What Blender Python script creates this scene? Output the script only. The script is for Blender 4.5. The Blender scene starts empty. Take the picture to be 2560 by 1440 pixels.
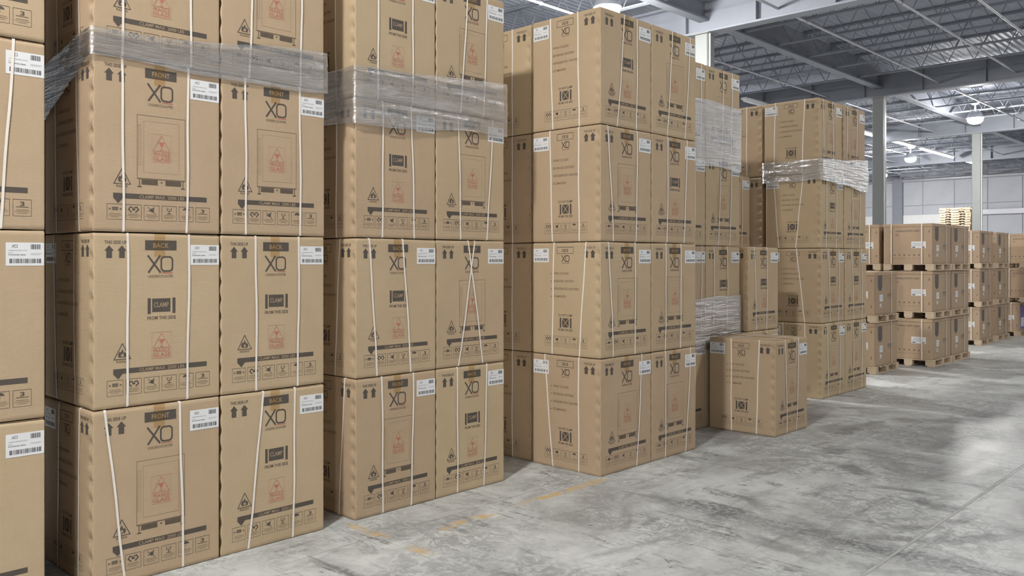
import bpy, bmesh, math, random
from mathutils import Vector, noise
R = math.radians
sc = bpy.context.scene
COL = sc.collection
rnd = random.Random(7)

# ------------------------------------------------------------------ camera, world, exposure
cam_d = bpy.data.cameras.new('camera'); cam = bpy.data.objects.new('camera', cam_d); COL.objects.link(cam)
cam.location = (0, 0, 1.694)
cam.rotation_euler = (R(90), 0, R(43.72))
cam_d.lens = 29.925; cam_d.sensor_width = 36; cam_d.shift_y = -0.0273
cam_d.clip_start = 0.05; cam_d.clip_end = 300
sc.camera = cam
w = bpy.data.worlds.new('world'); sc.world = w; w.use_nodes = True
w.node_tree.nodes['Background'].inputs[0].default_value = (0.8, 0.88, 1.0, 1)
w.node_tree.nodes['Background'].inputs[1].default_value = 0.05
sc.view_settings.view_transform = 'Standard'; sc.view_settings.look = 'None'
sc.view_settings.gamma = 1.0; sc.view_settings.use_curve_mapping = False
sc.view_settings.exposure = 1.22
cy = sc.cycles
cy.max_bounces = 6; cy.diffuse_bounces = 3; cy.glossy_bounces = 3; cy.transmission_bounces = 2; cy.transparent_max_bounces = 10; cy.volume_bounces = 0
cy.use_adaptive_sampling = True; cy.adaptive_threshold = .05
cy.caustics_reflective = False; cy.caustics_refractive = False
LAMP = 320.0         # radiance of a high-bay globe
LAMP_XY = [(-2.0, -1.6, 1.0), (-12.2, 16.0, .9), (-10.6, 39.1, 1.0), (-17.5, 51.9, 1.0),
           (6.5, -9.0, .8), (-.9, 19.5, .22), (4.5, 10.8, .52), (-1.0, 33.0, .45), (-22.0, 33.0, .8), (-22, 8, .6), (-11.0, 9.8, 1.0), (-2.0, 52.0, .8), (-22.3, 60.6, 1.0)]  # several unseen grid lamps are added as fill for the hall

# ------------------------------------------------------------------ node helpers
def new_mat(name):
    m = bpy.data.materials.new(name); m.use_nodes = True
    nt = m.node_tree; nt.nodes.clear()
    out = nt.nodes.new('ShaderNodeOutputMaterial')
    return m, nt, out
class NT:
    def __init__(s, nt): s.nt = nt
    def n(s, typ, ins=None, **at):
        nd = s.nt.nodes.new('ShaderNode' + typ)
        for k, v in at.items(): setattr(nd, k, v)
        for k, v in (ins or {}).items(): s.put(nd.inputs[k], v)
        return nd
    def put(s, sock, v):
        if isinstance(v, bpy.types.NodeSocket): s.nt.links.new(v, sock)
        elif isinstance(v, bpy.types.Node): s.nt.links.new(v.outputs[0], sock)
        else:
            if isinstance(v, (tuple, list)) and len(v) == 3 and sock.type == 'RGBA': v = (*v, 1)
            sock.default_value = v
    def math(s, op, a, b=0.0, clamp=False):
        nd = s.n('Math', {0: a, 1: b}, operation=op); nd.use_clamp = clamp; return nd.outputs[0]
    def mix(s, f, a, b, blend='MIX'):
        nd = s.nt.nodes.new('ShaderNodeMix'); nd.data_type = 'RGBA'; nd.blend_type = blend
        s.put(nd.inputs[0], f); s.put(nd.inputs[6], a); s.put(nd.inputs[7], b); return nd.outputs[2]
    def ramp(s, f, pts):
        nd = s.nt.nodes.new('ShaderNodeValToRGB'); s.put(nd.inputs[0], f); e = nd.color_ramp.elements
        while len(e) < len(pts): e.new(0.5)
        for el, (p, c) in zip(e, pts):
            el.position = p; el.color = (*c, 1) if isinstance(c, (tuple, list)) else (c, c, c, 1)
        return nd.outputs[0]
    def noise(s, vec, scale, detail=4, rough=.55, dist=0.0):
        nd = s.n('TexNoise', {'Scale': scale, 'Detail': detail, 'Roughness': rough, 'Distortion': dist})
        if vec is not None: s.put(nd.inputs['Vector'], vec)
        return nd.outputs[0]
    def mapping(s, vec, scale=(1, 1, 1), rot=(0, 0, 0), loc=(0, 0, 0)):
        nd = s.n('Mapping', {'Scale': scale, 'Rotation': rot, 'Location': loc}); s.put(nd.inputs['Vector'], vec); return nd.outputs[0]
    def bump(s, h, strength=.3, dist=.01):
        return s.n('Bump', {'Height': h, 'Strength': strength, 'Distance': dist}).outputs[0]

def simple(name, col, rough=.6, metal=0.0, var=0.0, scale=6.0, bump=0.0, spec=.5):
    m, nt, out = new_mat(name); t = NT(nt)
    b = t.n('BsdfPrincipled', {'Roughness': rough, 'Metallic': metal, 'Specular IOR Level': spec})
    c = (*col, 1)
    if var or bump:
        tc = t.n('TexCoord').outputs['Object']
        nz = t.noise(tc, scale, 5)
        if var:
            c = t.mix(nz, tuple(x * (1 - var) for x in col), tuple(min(1, x * (1 + var)) for x in col))
        if bump: t.put(b.inputs['Normal'], t.bump(nz, bump))
    t.put(b.inputs['Base Color'], c)
    nt.links.new(b.outputs[0], out.inputs[0]); return m
def emit(name, col, s):
    m, nt, out = new_mat(name); t = NT(nt)
    e = t.n('Emission', {'Color': col, 'Strength': s}); nt.links.new(e.outputs[0], out.inputs[0]); return m

def cardboard(name, col, dark):
    m, nt, out = new_mat(name); t = NT(nt)
    tc = t.n('TexCoord').outputs['Object']
    oi = t.n('ObjectInfo').outputs['Random']
    sh = t.n('VectorMath', {0: tc, 1: t.n('CombineXYZ', {0: t.math('MULTIPLY', oi, 37.0), 1: t.math('MULTIPLY', oi, 11.0), 2: 0.0}).outputs[0]}, operation='ADD').outputs[0]
    n1 = t.noise(sh, 2.2, 5, .6)
    fib = t.noise(t.mapping(sh, (90, 90, 9)), 1.0, 3)
    c = t.mix(t.ramp(n1, [(.3, 0.0), (.7, 1.0)]), col, dark)
    c = t.mix(t.math('MULTIPLY', fib, .22), c, tuple(x * .72 for x in col))
    hsv = t.n('HueSaturation', {'Hue': t.math('ADD', t.math('MULTIPLY', oi, .010), .495), 'Value': t.math('ADD', t.math('MULTIPLY', oi, .10), .95), 'Color': c})
    z = t.n('SeparateXYZ', {0: tc}).outputs[2]
    wave = t.math('SINE', t.math('MULTIPLY', z, 900.0))
    waves = t.math('ADD', t.math('MULTIPLY', wave, .12), t.math('MULTIPLY', t.noise(sh, 5.0, 3), 2.6))
    b = t.n('BsdfPrincipled', {'Base Color': hsv.outputs[0], 'Roughness': .72, 'Specular IOR Level': .3, 'Normal': t.bump(waves, .22, .006)})
    nt.links.new(b.outputs[0], out.inputs[0]); return m

M = {}
M['card'] = cardboard('kraft_cardboard', (.545, .41, .265), (.495, .368, .232))
M['card_orange'] = cardboard('orange_cardboard', (.50, .365, .25), (.45, .325, .215))
M['ink'] = simple('dark_ink', (.092, .076, .062), .75, var=.25, scale=25)
M['ink_soft'] = simple('soft_ink', (.20, .145, .095), .75, var=.25, scale=40)
M['ink_red'] = simple('red_ink', (.48, .17, .11), .75, var=.2, scale=30)
M['ink_pale'] = simple('pale_red_ink', (.50, .265, .165), .75)
M['knock'] = simple('card_coloured_lettering', (.42, .30, .185), .75)
M['shade'] = simple('dark_print', (.13, .115, .105), .7, var=.2)
M['purple'] = simple('purple_print', (.22, .17, .38), .7)
M['paper'] = simple('white_label_paper', (.80, .80, .80), .45)
M['bar'] = simple('barcode_black', (.05, .05, .055), .6)
M['greytext'] = simple('label_grey_text', (.35, .35, .36), .6)
M['strap'] = simple('white_strap', (.86, .79, .71), .38, var=.06, scale=30)
M['wood'] = simple('pallet_wood', (.60, .47, .33), .75, var=.22, scale=9, bump=.1)
M['galv'] = simple('galvanised_steel', (.55, .57, .60), .38, .6, var=.1)
M['greypaint'] = simple('grey_painted_steel', (.30, .31, .30), .45, 0, var=.08, scale=3)
M['whitepaint'] = simple('white_painted_steel', (.88, .88, .88), .4, 0, var=.05, scale=3)
M['joist'] = simple('joist_grey_paint', (.24, .255, .30), .5, .05, var=.12, scale=4)
M['girder'] = simple('girder_grey_paint', (.28, .295, .335), .5, .05, var=.1, scale=2)
M['pipe'] = simple('pipe_pale_paint', (.52, .52, .56), .35, .3, var=.08)
M['wallgrey'] = simple('tilt_up_wall_grey', (.46, .475, .52), .8, var=.10, scale=1.2)
M['wallpan'] = simple('wall_panel_grey', (.56, .575, .62), .75, var=.14, scale=.9)
M['globe'] = emit('lamp_globe_glow', (1.0, .985, .96, 1), LAMP)
M['tube'] = emit('strip_light_glow', (.95, .97, 1.0, 1), 7.0)

def tape_mat():
    m, nt, out = new_mat('clear_brown_tape'); t = NT(nt)
    tr = t.n('BsdfTransparent', {'Color': (.94, .88, .77, 1)})
    g = t.n('BsdfPrincipled', {'Base Color': (.42, .28, .14, 1), 'Roughness': .25})
    mx = t.n('MixShader', {0: .12}); nt.links.new(tr.outputs[0], mx.inputs[1]); nt.links.new(g.outputs[0], mx.inputs[2])
    nt.links.new(mx.outputs[0], out.inputs[0]); return m
M['tape'] = tape_mat()
def film_mat(name, milk, gloss):
    # several layers of film: the surface reflection is raised accordingly
    m, nt, out = new_mat(name); t = NT(nt)
    tc = t.n('TexCoord').outputs['Object']
    st = t.noise(t.mapping(tc, (1.6, 1.6, 24)), 1.0, 5, .58, .5)
    cr = t.noise(tc, 26, 5, .6, 1.2)
    h = t.math('ADD', st, t.math('MULTIPLY', cr, .10))
    nrm = t.bump(h, .9, .05)
    tr = t.n('BsdfTransparent', {'Color': (.95, .96, .97, 1)})
    df = t.n('BsdfDiffuse', {'Color': (.80, .80, .82, 1)})
    gl = t.n('BsdfGlossy', {'Color': (1, 1, 1, 1), 'Roughness': .22, 'Normal': nrm})
    a = t.n('MixShader', {0: t.math('MULTIPLY', t.ramp(st, [(.35, .35), (.7, 1.0)]), milk)})
    nt.links.new(tr.outputs[0], a.inputs[1]); nt.links.new(df.outputs[0], a.inputs[2])
    ge = t.n('NewGeometry')
    ct = t.math('ABSOLUTE', t.n('VectorMath', {0: ge.outputs['Incoming'], 1: ge.outputs['Normal']}, operation='DOT_PRODUCT').outputs['Value'])
    fr = t.math('ADD', .16, t.math('MULTIPLY', t.math('POWER', t.math('SUBTRACT', 1.0, ct, True), 4.0), .85))
    b = t.n('MixShader', {0: t.math('ADD', t.math('MULTIPLY', fr, gloss), .01)})
    nt.links.new(a.outputs[0], b.inputs[1]); nt.links.new(gl.outputs[0], b.inputs[2])
    nt.links.new(b.outputs[0], out.inputs[0]); return m
M['film'] = film_mat('clear_stretch_film', .15, 2.3)

def floor_mat():
    m, nt, out = new_mat('worn_concrete'); t = NT(nt)
    P = t.n('NewGeometry').outputs['Position']
    sx = t.n('SeparateXYZ', {0: P}); X, Y = sx.outputs[0], sx.outputs[1]
    big = t.noise(P, .42, 5, .6, .4)
    mid = t.noise(t.mapping(P, (1.0, .55, 1), (0, 0, R(-20))), 1.5, 8, .68, .9)
    fine = t.noise(P, 26, 6, .7)
    streak = t.noise(t.mapping(P, (.9, 4.2, 1), (0, 0, R(38))), 1.5, 6, .65, .8)
    streak2 = t.noise(t.mapping(P, (5.0, 1.0, 1), (0, 0, R(12))), 1.3, 6, .66, .6)
    def band(axis, c, half, soft, sl=0.0, other=None, c0=0.0):
        v = axis
        if sl: v = t.math('ADD', axis, t.math('MULTIPLY', t.math('SUBTRACT', other, c0), sl))
        d = t.math('ABSOLUTE', t.math('SUBTRACT', v, c))
        d = t.math('ADD', d, t.math('MULTIPLY', t.math('SUBTRACT', t.noise(P, 3.2, 5, .65), .5), soft * 1.6))
        return t.math('DIVIDE', t.math('SUBTRACT', half, d), soft, True)
    def rng(axis, a, b, s=.3):
        return t.math('MULTIPLY', t.math('DIVIDE', t.math('SUBTRACT', axis, a), s, True), t.math('DIVIDE', t.math('SUBTRACT', b, axis), s, True))
    base = t.mix(t.ramp(big, [(.34, 0.0), (.66, 1.0)]), (.58, .595, .57), (.41, .42, .41))
    base = t.mix(t.math('MULTIPLY', t.ramp(mid, [(.42, 0.0), (.56, 1.0)]), .6), base, (.76, .78, .755))
    # grime patches
    g1 = t.ramp(mid, [(.34, 1.0), (.43, 0.0)]); g2 = t.ramp(streak, [(.56, 0.0), (.65, 1.0)])
    g3 = t.ramp(streak2, [(.57, 0.0), (.66, 1.0)])
    brk = t.ramp(fine, [(.40, .10), (.56, 1.0)])
    mott = t.ramp(t.noise(P, 6.5, 8, .72, .5), [(.40, 0.0), (.60, 1.0)])
    base = t.mix(t.math('MULTIPLY', mott, .22), base, (.26, .27, .265))
    base = t.mix(t.math('MULTIPLY', g1, .62), base, (.21, .215, .215))
    base = t.mix(t.math('MULTIPLY', t.math('MULTIPLY', g2, brk), .8), base, (.14, .145, .15))
    base = t.mix(t.math('MULTIPLY', t.math('MULTIPLY', g3, brk), .7), base, (.17, .175, .175))
    # speckle chips
    chips = t.ramp(t.noise(P, 9, 8, .78, .8), [(.62, 0.0), (.66, 1.0)])
    base = t.mix(t.math('MULTIPLY', chips, .85), base, (.12, .12, .12))
    grit = t.ramp(t.noise(P, 34, 5, .75, .4), [(.60, 0.0), (.66, 1.0)])
    base = t.mix(t.math('MULTIPLY', t.math('MULTIPLY', grit, t.ramp(mid, [(.38, 1.0), (.55, .1)])), .7), base, (.16, .16, .16))
    # flaking surface coat: patches with a crackled edge
    reg = t.ramp(t.noise(t.mapping(P, loc=(3.1, 1.7, 0)), .75, 4, .6), [(.44, 0.0), (.56, 1.0)])
    fl = t.ramp(t.noise(P, 10, 9, .82, 1.3), [(.46, 0.0), (.53, 1.0)])
    base = t.mix(t.math('MULTIPLY', t.math('MULTIPLY', reg, fl), .62), base, (.235, .24, .235))
    # stack shade over the open aisle, painted into the floor colour
    aisle_shade = t.math('MULTIPLY', band(X, -2.3, 1.5, 1.1), rng(Y, 6.3, 60.0, 2.2))
    base = t.mix(t.math('MULTIPLY', aisle_shade, t.math('ADD', .38, t.math('MULTIPLY', fl, .2))), base, (.20, .205, .205))
    # long thin scratches
    scr = t.ramp(t.noise(t.mapping(P, (1.2, 22, 1), (0, 0, R(24))), 1.0, 4, .6, .5), [(.655, 0.0), (.69, 1.0)])
    base = t.mix(t.math('MULTIPLY', scr, .6), base, (.16, .165, .165))
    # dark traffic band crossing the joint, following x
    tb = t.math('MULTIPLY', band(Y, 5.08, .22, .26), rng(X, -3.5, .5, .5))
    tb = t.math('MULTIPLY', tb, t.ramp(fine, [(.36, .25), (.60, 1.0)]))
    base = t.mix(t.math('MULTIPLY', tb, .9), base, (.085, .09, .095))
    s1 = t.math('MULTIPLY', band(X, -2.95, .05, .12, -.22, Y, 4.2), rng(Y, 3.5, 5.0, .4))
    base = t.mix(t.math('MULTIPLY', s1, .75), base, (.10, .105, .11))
    # tyre arcs
    def arc(cx, cy, r, wd, col, k, seed):
        dx = t.math('SUBTRACT', X, cx); dy = t.math('SUBTRACT', Y, cy)
        d = t.math('SQRT', t.math('ADD', t.math('MULTIPLY', dx, dx), t.math('MULTIPLY', dy, dy)))
        d = t.math('ADD', d, t.math('MULTIPLY', t.math('SUBTRACT', t.noise(P, 2.3, 5, .65), .5), .22))
        d = t.math('ABSOLUTE', t.math('SUBTRACT', d, r))
        f = t.math('DIVIDE', t.math('SUBTRACT', wd, d), wd * .5, True)
        f = t.math('MULTIPLY', f, t.ramp(t.noise(P, 1.6 + seed, 6, .68), [(.47, 0.0), (.60, 1.0)]))
        nonlocal base
        base = t.mix(t.math('MULTIPLY', f, k), base, col)
    arc(-2.2, 5.99, .36, .035, (.60, .61, .60), .8, .0)
    arc(-2.2, 6.05, .50, .07, (.12, .12, .125), .7, .3)
    arc(-2.86, 6.33, .75, .035, (.56, .57, .56), .7, .5)
    arc(-2.3, 6.2, .95, .08, (.14, .14, .145), .6, .7)
    arc(-1.0, 8.5, 2.4, .12, (.13, .13, .135), .6, .9)
    arc(-2.0, 7.6, 2.9, .10, (.14, .14, .14), .5, .2)
    # worn yellow paint
    ybrk = t.math('MULTIPLY', t.ramp(t.noise(P, 3.1, 5, .7), [(.46, 0.0), (.54, 1.0)]), t.ramp(t.noise(P, 19, 5, .7), [(.40, .2), (.55, 1.0)]))
    yl = t.math('ADD', t.math('MULTIPLY', band(X, -4.03, .055, .03), rng(Y, 2.9, 5.3, .1)),
                t.math('MULTIPLY', band(Y, 3.22, .05, .03), rng(X, -4.6, -3.7, .1)), True)
    base = t.mix(t.math('MULTIPLY', t.math('MULTIPLY', yl, ybrk), .85), base, (.62, .40, .12))
    # cracks: dark hairline along the joint at the first bay
    cr = t.math('MULTIPLY', band(X, -4.2, .006, .006), rng(Y, 2.5, 6.0, .2))
    base = t.mix(t.math('MULTIPLY', cr, .7), base, (.12, .12, .11))
    ro = t.math('ADD', t.math('MULTIPLY', t.ramp(mid, [(.3, 0.0), (.6, 1.0)]), .16), t.math('ADD', t.math('MULTIPLY', fine, .16), .27))
    b = t.n('BsdfPrincipled', {'Base Color': base, 'Roughness': ro, 'Specular IOR Level': .5,
            'Normal': t.bump(t.math('ADD', t.math('MULTIPLY', fine, .3), t.math('MULTIPLY', mid, 1.0)), .16, .012)})
    nt.links.new(b.outputs[0], out.inputs[0]); return m
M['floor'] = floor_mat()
M['joint'] = simple('dark_joint_grey', (.16, .16, .155), .8, var=.3, scale=3)  # dark floor base that shows in the slab joints
M['filler'] = simple('pale_joint_filler', (.46, .46, .445), .7, var=.45, scale=7)
def deck_mat():
    m, nt, out = new_mat('ribbed_roof_deck'); t = NT(nt)
    P = t.n('NewGeometry').outputs['Position']
    y = t.n('SeparateXYZ', {0: P}).outputs[0]
    wv = t.math('SINE', t.math('MULTIPLY', y, 30.0))
    c = t.mix(t.noise(P, .7, 4), (.30, .32, .385), (.39, .41, .48))
    b = t.n('BsdfPrincipled', {'Base Color': c, 'Roughness': .6, 'Normal': t.bump(wv, .4, .03)})
    nt.links.new(b.outputs[0], out.inputs[0]); return m
M['deck'] = deck_mat()

# ------------------------------------------------------------------ mesh helpers
def mesh_obj(name, me, parent=None, loc=(0, 0, 0), rot=None):
    o = bpy.data.objects.new(name, me); COL.objects.link(o)
    o.location = loc
    if rot: o.rotation_euler = rot
    if parent: o.parent = parent
    return o
def thing(name, label, cat, loc=(0, 0, 0), rz=0.0, group=None):
    o = bpy.data.objects.new(name, None); COL.objects.link(o); o.empty_display_size = .1
    o.location = loc; o.rotation_euler = (0, 0, rz); tag(o, label, cat, group); return o
def tag(o, label, cat, group=None):
    o['label'] = label; o['category'] = cat
    if group: o['group'] = group
    return o
class MB:
    """collects boxes, tubes and polygons into one mesh"""
    def __init__(s): s.v = []; s.f = []; s.m = []; s.sm = []
    def add(s, vs, fs, mi=0, smooth=False):
        o = len(s.v); s.v += [tuple(p) for p in vs]
        for f in fs: s.f.append([i + o for i in f]); s.m.append(mi); s.sm.append(smooth)
    def box(s, a, b, mi=0):
        (x0, y0, z0), (x1, y1, z1) = a, b
        s.add([(x0, y0, z0), (x1, y0, z0), (x1, y1, z0), (x0, y1, z0), (x0, y0, z1), (x1, y0, z1), (x1, y1, z1), (x0, y1, z1)],
              [(3, 2, 1, 0), (4, 5, 6, 7), (0, 1, 5, 4), (1, 2, 6, 5), (2, 3, 7, 6), (3, 0, 4, 7)], mi)
    def bbox(s, a, b, c=.004, mi=0):
        """box with chamfered edges"""
        bm = bmesh.new(); bmesh.ops.create_cube(bm, size=1)
        for v in bm.verts:
            v.co = Vector([(a[i] + b[i]) / 2 + v.co[i] * (b[i] - a[i]) for i in range(3)])
        bmesh.ops.bevel(bm, geom=list(bm.edges), offset=c, segments=1, affect='EDGES')
        bm.verts.index_update()
        s.add([v.co[:] for v in bm.verts], [[v.index for v in f.verts] for f in bm.faces], mi); bm.free()
    def tube(s, p, q, r, n=8, mi=0, cap=True):
        p, q = Vector(p), Vector(q); d = (q - p).normalized()
        u = d.orthogonal().normalized(); w_ = d.cross(u); vs = []
        for e in (p, q):
            for k in range(n):
                a = 2 * math.pi * k / n; vs.append(e + u * r * math.cos(a) + w_ * r * math.sin(a))
        fs = [(k, (k + 1) % n, n + (k + 1) % n, n + k) for k in range(n)]
        s.add(vs, fs, mi, n > 6)
        if cap: s.add(vs, [list(range(n))[::-1], list(range(n, 2 * n))], mi)
    def lathe(s, prof, c=(0, 0, 0), n=20, mi=0):
        vs = []; m = len(prof)
        for k in range(n):
            a = 2 * math.pi * k / n
            for r, z in prof: vs.append((c[0] + r * math.cos(a), c[1] + r * math.sin(a), c[2] + z))
        fs = [(k * m + j, ((k + 1) % n) * m + j, ((k + 1) % n) * m + j + 1, k * m + j + 1) for k in range(n) for j in range(m - 1)]
        s.add(vs, fs, mi, True)
    def mesh(s, name, mats):
        me = bpy.data.meshes.new(name); me.from_pydata(s.v, [], s.f)
        for k in mats: me.materials.append(M[k])
        me.polygons.foreach_set('material_index', s.m); me.polygons.foreach_set('use_smooth', s.sm)
        me.update(); return me
    def obj(s, name, mats, parent=None, loc=(0, 0, 0), rot=None):
        return mesh_obj(name, s.mesh(name, mats if isinstance(mats, (list, tuple)) else [mats]), parent, loc, rot)

# ---- flat print -----------------------------------------------------------
_tc = {}
def text_geo(txt):
    if txt in _tc: return _tc[txt]
    cu = bpy.data.curves.new('lettering', 'FONT'); cu.body = txt; cu.resolution_u = 2; cu.offset = .012
    ob = bpy.data.objects.new('lettering', cu); COL.objects.link(ob)
    dg = bpy.context.evaluated_depsgraph_get(); me = ob.evaluated_get(dg).to_mesh()
    vs = [(v.co.x, v.co.y) for v in me.vertices]; fs = [list(p.vertices) for p in me.polygons]
    ob.evaluated_get(dg).to_mesh_clear(); bpy.data.objects.remove(ob); bpy.data.curves.remove(cu)
    x0 = min(v[0] for v in vs); x1 = max(v[0] for v in vs); y1 = max(v[1] for v in vs); y0 = min(0, min(v[1] for v in vs))
    fs2 = []
    for f in fs:      # keep the winding counter-clockwise
        a = sum(vs[f[i]][0] * vs[f[(i + 1) % len(f)]][1] - vs[f[(i + 1) % len(f)]][0] * vs[f[i]][1] for i in range(len(f)))
        fs2.append(f if a > 0 else f[::-1])
    _tc[txt] = ([((x - x0) / (x1 - x0), y / y1) for x, y in vs], fs2, (x1 - x0) / y1); return _tc[txt]
class Ink:
    def __init__(s, wd, ht): s.W = wd; s.H = ht; s.v = []; s.f = []; s.m = []
    def poly(s, pts, mi=1, lay=0):
        o = len(s.v); s.v += [(x, y, lay) for x, y in pts]
        a = sum(pts[i][0] * pts[(i + 1) % len(pts)][1] - pts[(i + 1) % len(pts)][0] * pts[i][1] for i in range(len(pts)))
        idx = list(range(o, o + len(pts))); s.f.append(idx if a > 0 else idx[::-1]); s.m.append(mi)
    def rect(s, x0, y0, x1, y1, mi=1, lay=0): s.poly([(x0, y0), (x1, y0), (x1, y1), (x0, y1)], mi, lay)
    def line(s, pts, wd, mi=1, lay=0, closed=False):
        n = len(pts)
        for i in range(n if closed else n - 1):
            (ax, ay), (bx, by) = pts[i], pts[(i + 1) % n]
            L = math.hypot(bx - ax, by - ay) or 1; dx, dy = (bx - ax) / L * wd / 2, (by - ay) / L * wd / 2
            s.poly([(ax - dx + dy, ay - dy - dx), (bx + dx + dy, by + dy - dx), (bx + dx - dy, by + dy + dx), (ax - dx - dy, ay - dy + dx)], mi, lay)
    def frame(s, x0, y0, x1, y1, wd=.002, mi=1, lay=0): s.line([(x0, y0), (x1, y0), (x1, y1), (x0, y1)], wd, mi, lay, True)
    def text(s, txt, cx, y, h, mi=1, lay=0, width=None, left=False):
        vs, fs, asp = text_geo(txt); wd = width or asp * h; x0 = cx if left else cx - wd / 2
        o = len(s.v); s.v += [(x0 + x * wd, y + yy * h, lay) for x, yy in vs]
        for f in fs: s.f.append([i + o for i in f]); s.m.append(mi)
    def disc(s, cx, cy, r, mi=1, lay=0, n=10, a0=0, a1=360):
        s.poly([(cx + r * math.cos(R(a0 + (a1 - a0) * k / n)), cy + r * math.sin(R(a0 + (a1 - a0) * k / n))) for k in range(n + (a1 - a0 != 360))], mi, lay)
    def rrect_line(s, x0, y0, x1, y1, r, wd, mi=1, lay=0):
        pts = []
        for cx, cy, a in ((x1 - r, y1 - r, 0), (x0 + r, y1 - r, 90), (x0 + r, y0 + r, 180), (x1 - r, y0 + r, 270)):
            for k in range(4): pts.append((cx + r * math.cos(R(a + 30 * k)), cy + r * math.sin(R(a + 30 * k))))
        s.line(pts, wd, mi, lay, True)
# ink slots: 0 card, 1 dark ink, 2 soft ink, 3 red ink, 4 pale red, 5 card-coloured letters
BODY_MATS = ['card', 'ink', 'ink_soft', 'ink_red', 'ink_pale', 'knock', 'shade', 'purple', 'paper']
CW, CD, CH, PITCH = .688, .712, .914, .92    # carton width (y), depth (x), height, stacking pitch

def logo(k, cx, yb, h, red=True):
    w_ = h * 1.62; x0 = cx - w_ / 2; t = h * .105
    k.line([(x0 + t / 2, yb), (x0 + w_ * .46, yb + h)], t * 1.15, 1); k.line([(x0 + w_ * .01, yb + h), (x0 + w_ * .47, yb)], t * 1.15, 1)
    k.rrect_line(x0 + w_ * .52, yb + t * .5, x0 + w_ - t * .5, yb + h - t * .4, h * .22, t, 1)
    if red: k.rect(x0 + w_ * .55, yb - h * .10, x0 + w_ * .98, yb - h * .04, 3)
    k.text('UNDERCOUNTER', cx, yb - h * .36, h * .17, 2, 0, w_)
def up_arrows(k, x, ytop, wd, h, gap, textw):
    for i in range(2):
        a = x + i * (wd + gap)
        k.poly([(a, ytop - h * .42), (a + wd, ytop - h * .42), (a + wd / 2, ytop)], 1)
        k.rect(a + wd * .2, ytop - h, a + wd * .8, ytop - h * .42, 1)
    k.text('THIS SIDE UP', x + wd + gap / 2, ytop + .008, .017, 1, 0, textw)
def stamp(k, cx, y0, w_, h, pale=False):
    mi = 4 if pale else 3
    k.frame(cx - w_ / 2, y0, cx + w_ / 2, y0 + h, .0016, 4)
    k.line([(cx - w_ * .44, y0 + h * .40), (cx + w_ * .44, y0 + h * .40), (cx, y0 + h * .95)], .0026, mi, 0, True)
    k.poly([(cx - w_ * .16, y0 + h * .72), (cx + w_ * .16, y0 + h * .72), (cx + w_ * .03, y0 + h * .56), (cx - w_ * .03, y0 + h * .56)], mi)
    k.rect(cx - w_ * .015, y0 + h * .46, cx + w_ * .015, y0 + h * .57, mi); k.rect(cx - w_ * .1, y0 + h * .44, cx + w_ * .1, y0 + h * .46, mi)
    k.text('FRAGILE', cx, y0 + h * .235, h * .12, mi, 0, w_ * .84); k.text('GLASS', cx, y0 + h * .06, h * .14, mi, 0, w_ * .9)
    k.rect(cx - w_ / 2, y0, cx + w_ / 2, y0 + h * .025, 4)
def flame_sign(k, cx, y0, w_, h):
    k.line([(cx - w_ / 2, y0), (cx + w_ / 2, y0), (cx, y0 + h)], .0042, 1, 0, True)
    k.poly([(cx - .018, y0 + .010), (cx + .018, y0 + .010), (cx + .022, y0 + .026), (cx + .012, y0 + .038), (cx + .008, y0 + .030), (cx + .002, y0 + .054), (cx - .008, y0 + .036), (cx - .014, y0 + .042), (cx - .022, y0 + .024)], 1)
    k.poly([(cx - .006, y0 + .013), (cx + .007, y0 + .013), (cx + .009, y0 + .022), (cx + .001, y0 + .032), (cx - .009, y0 + .022)], 5, 1)
    k.text('R600A', cx, y0 - .018, .012, 2, 0, w_ * .7)
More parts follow.
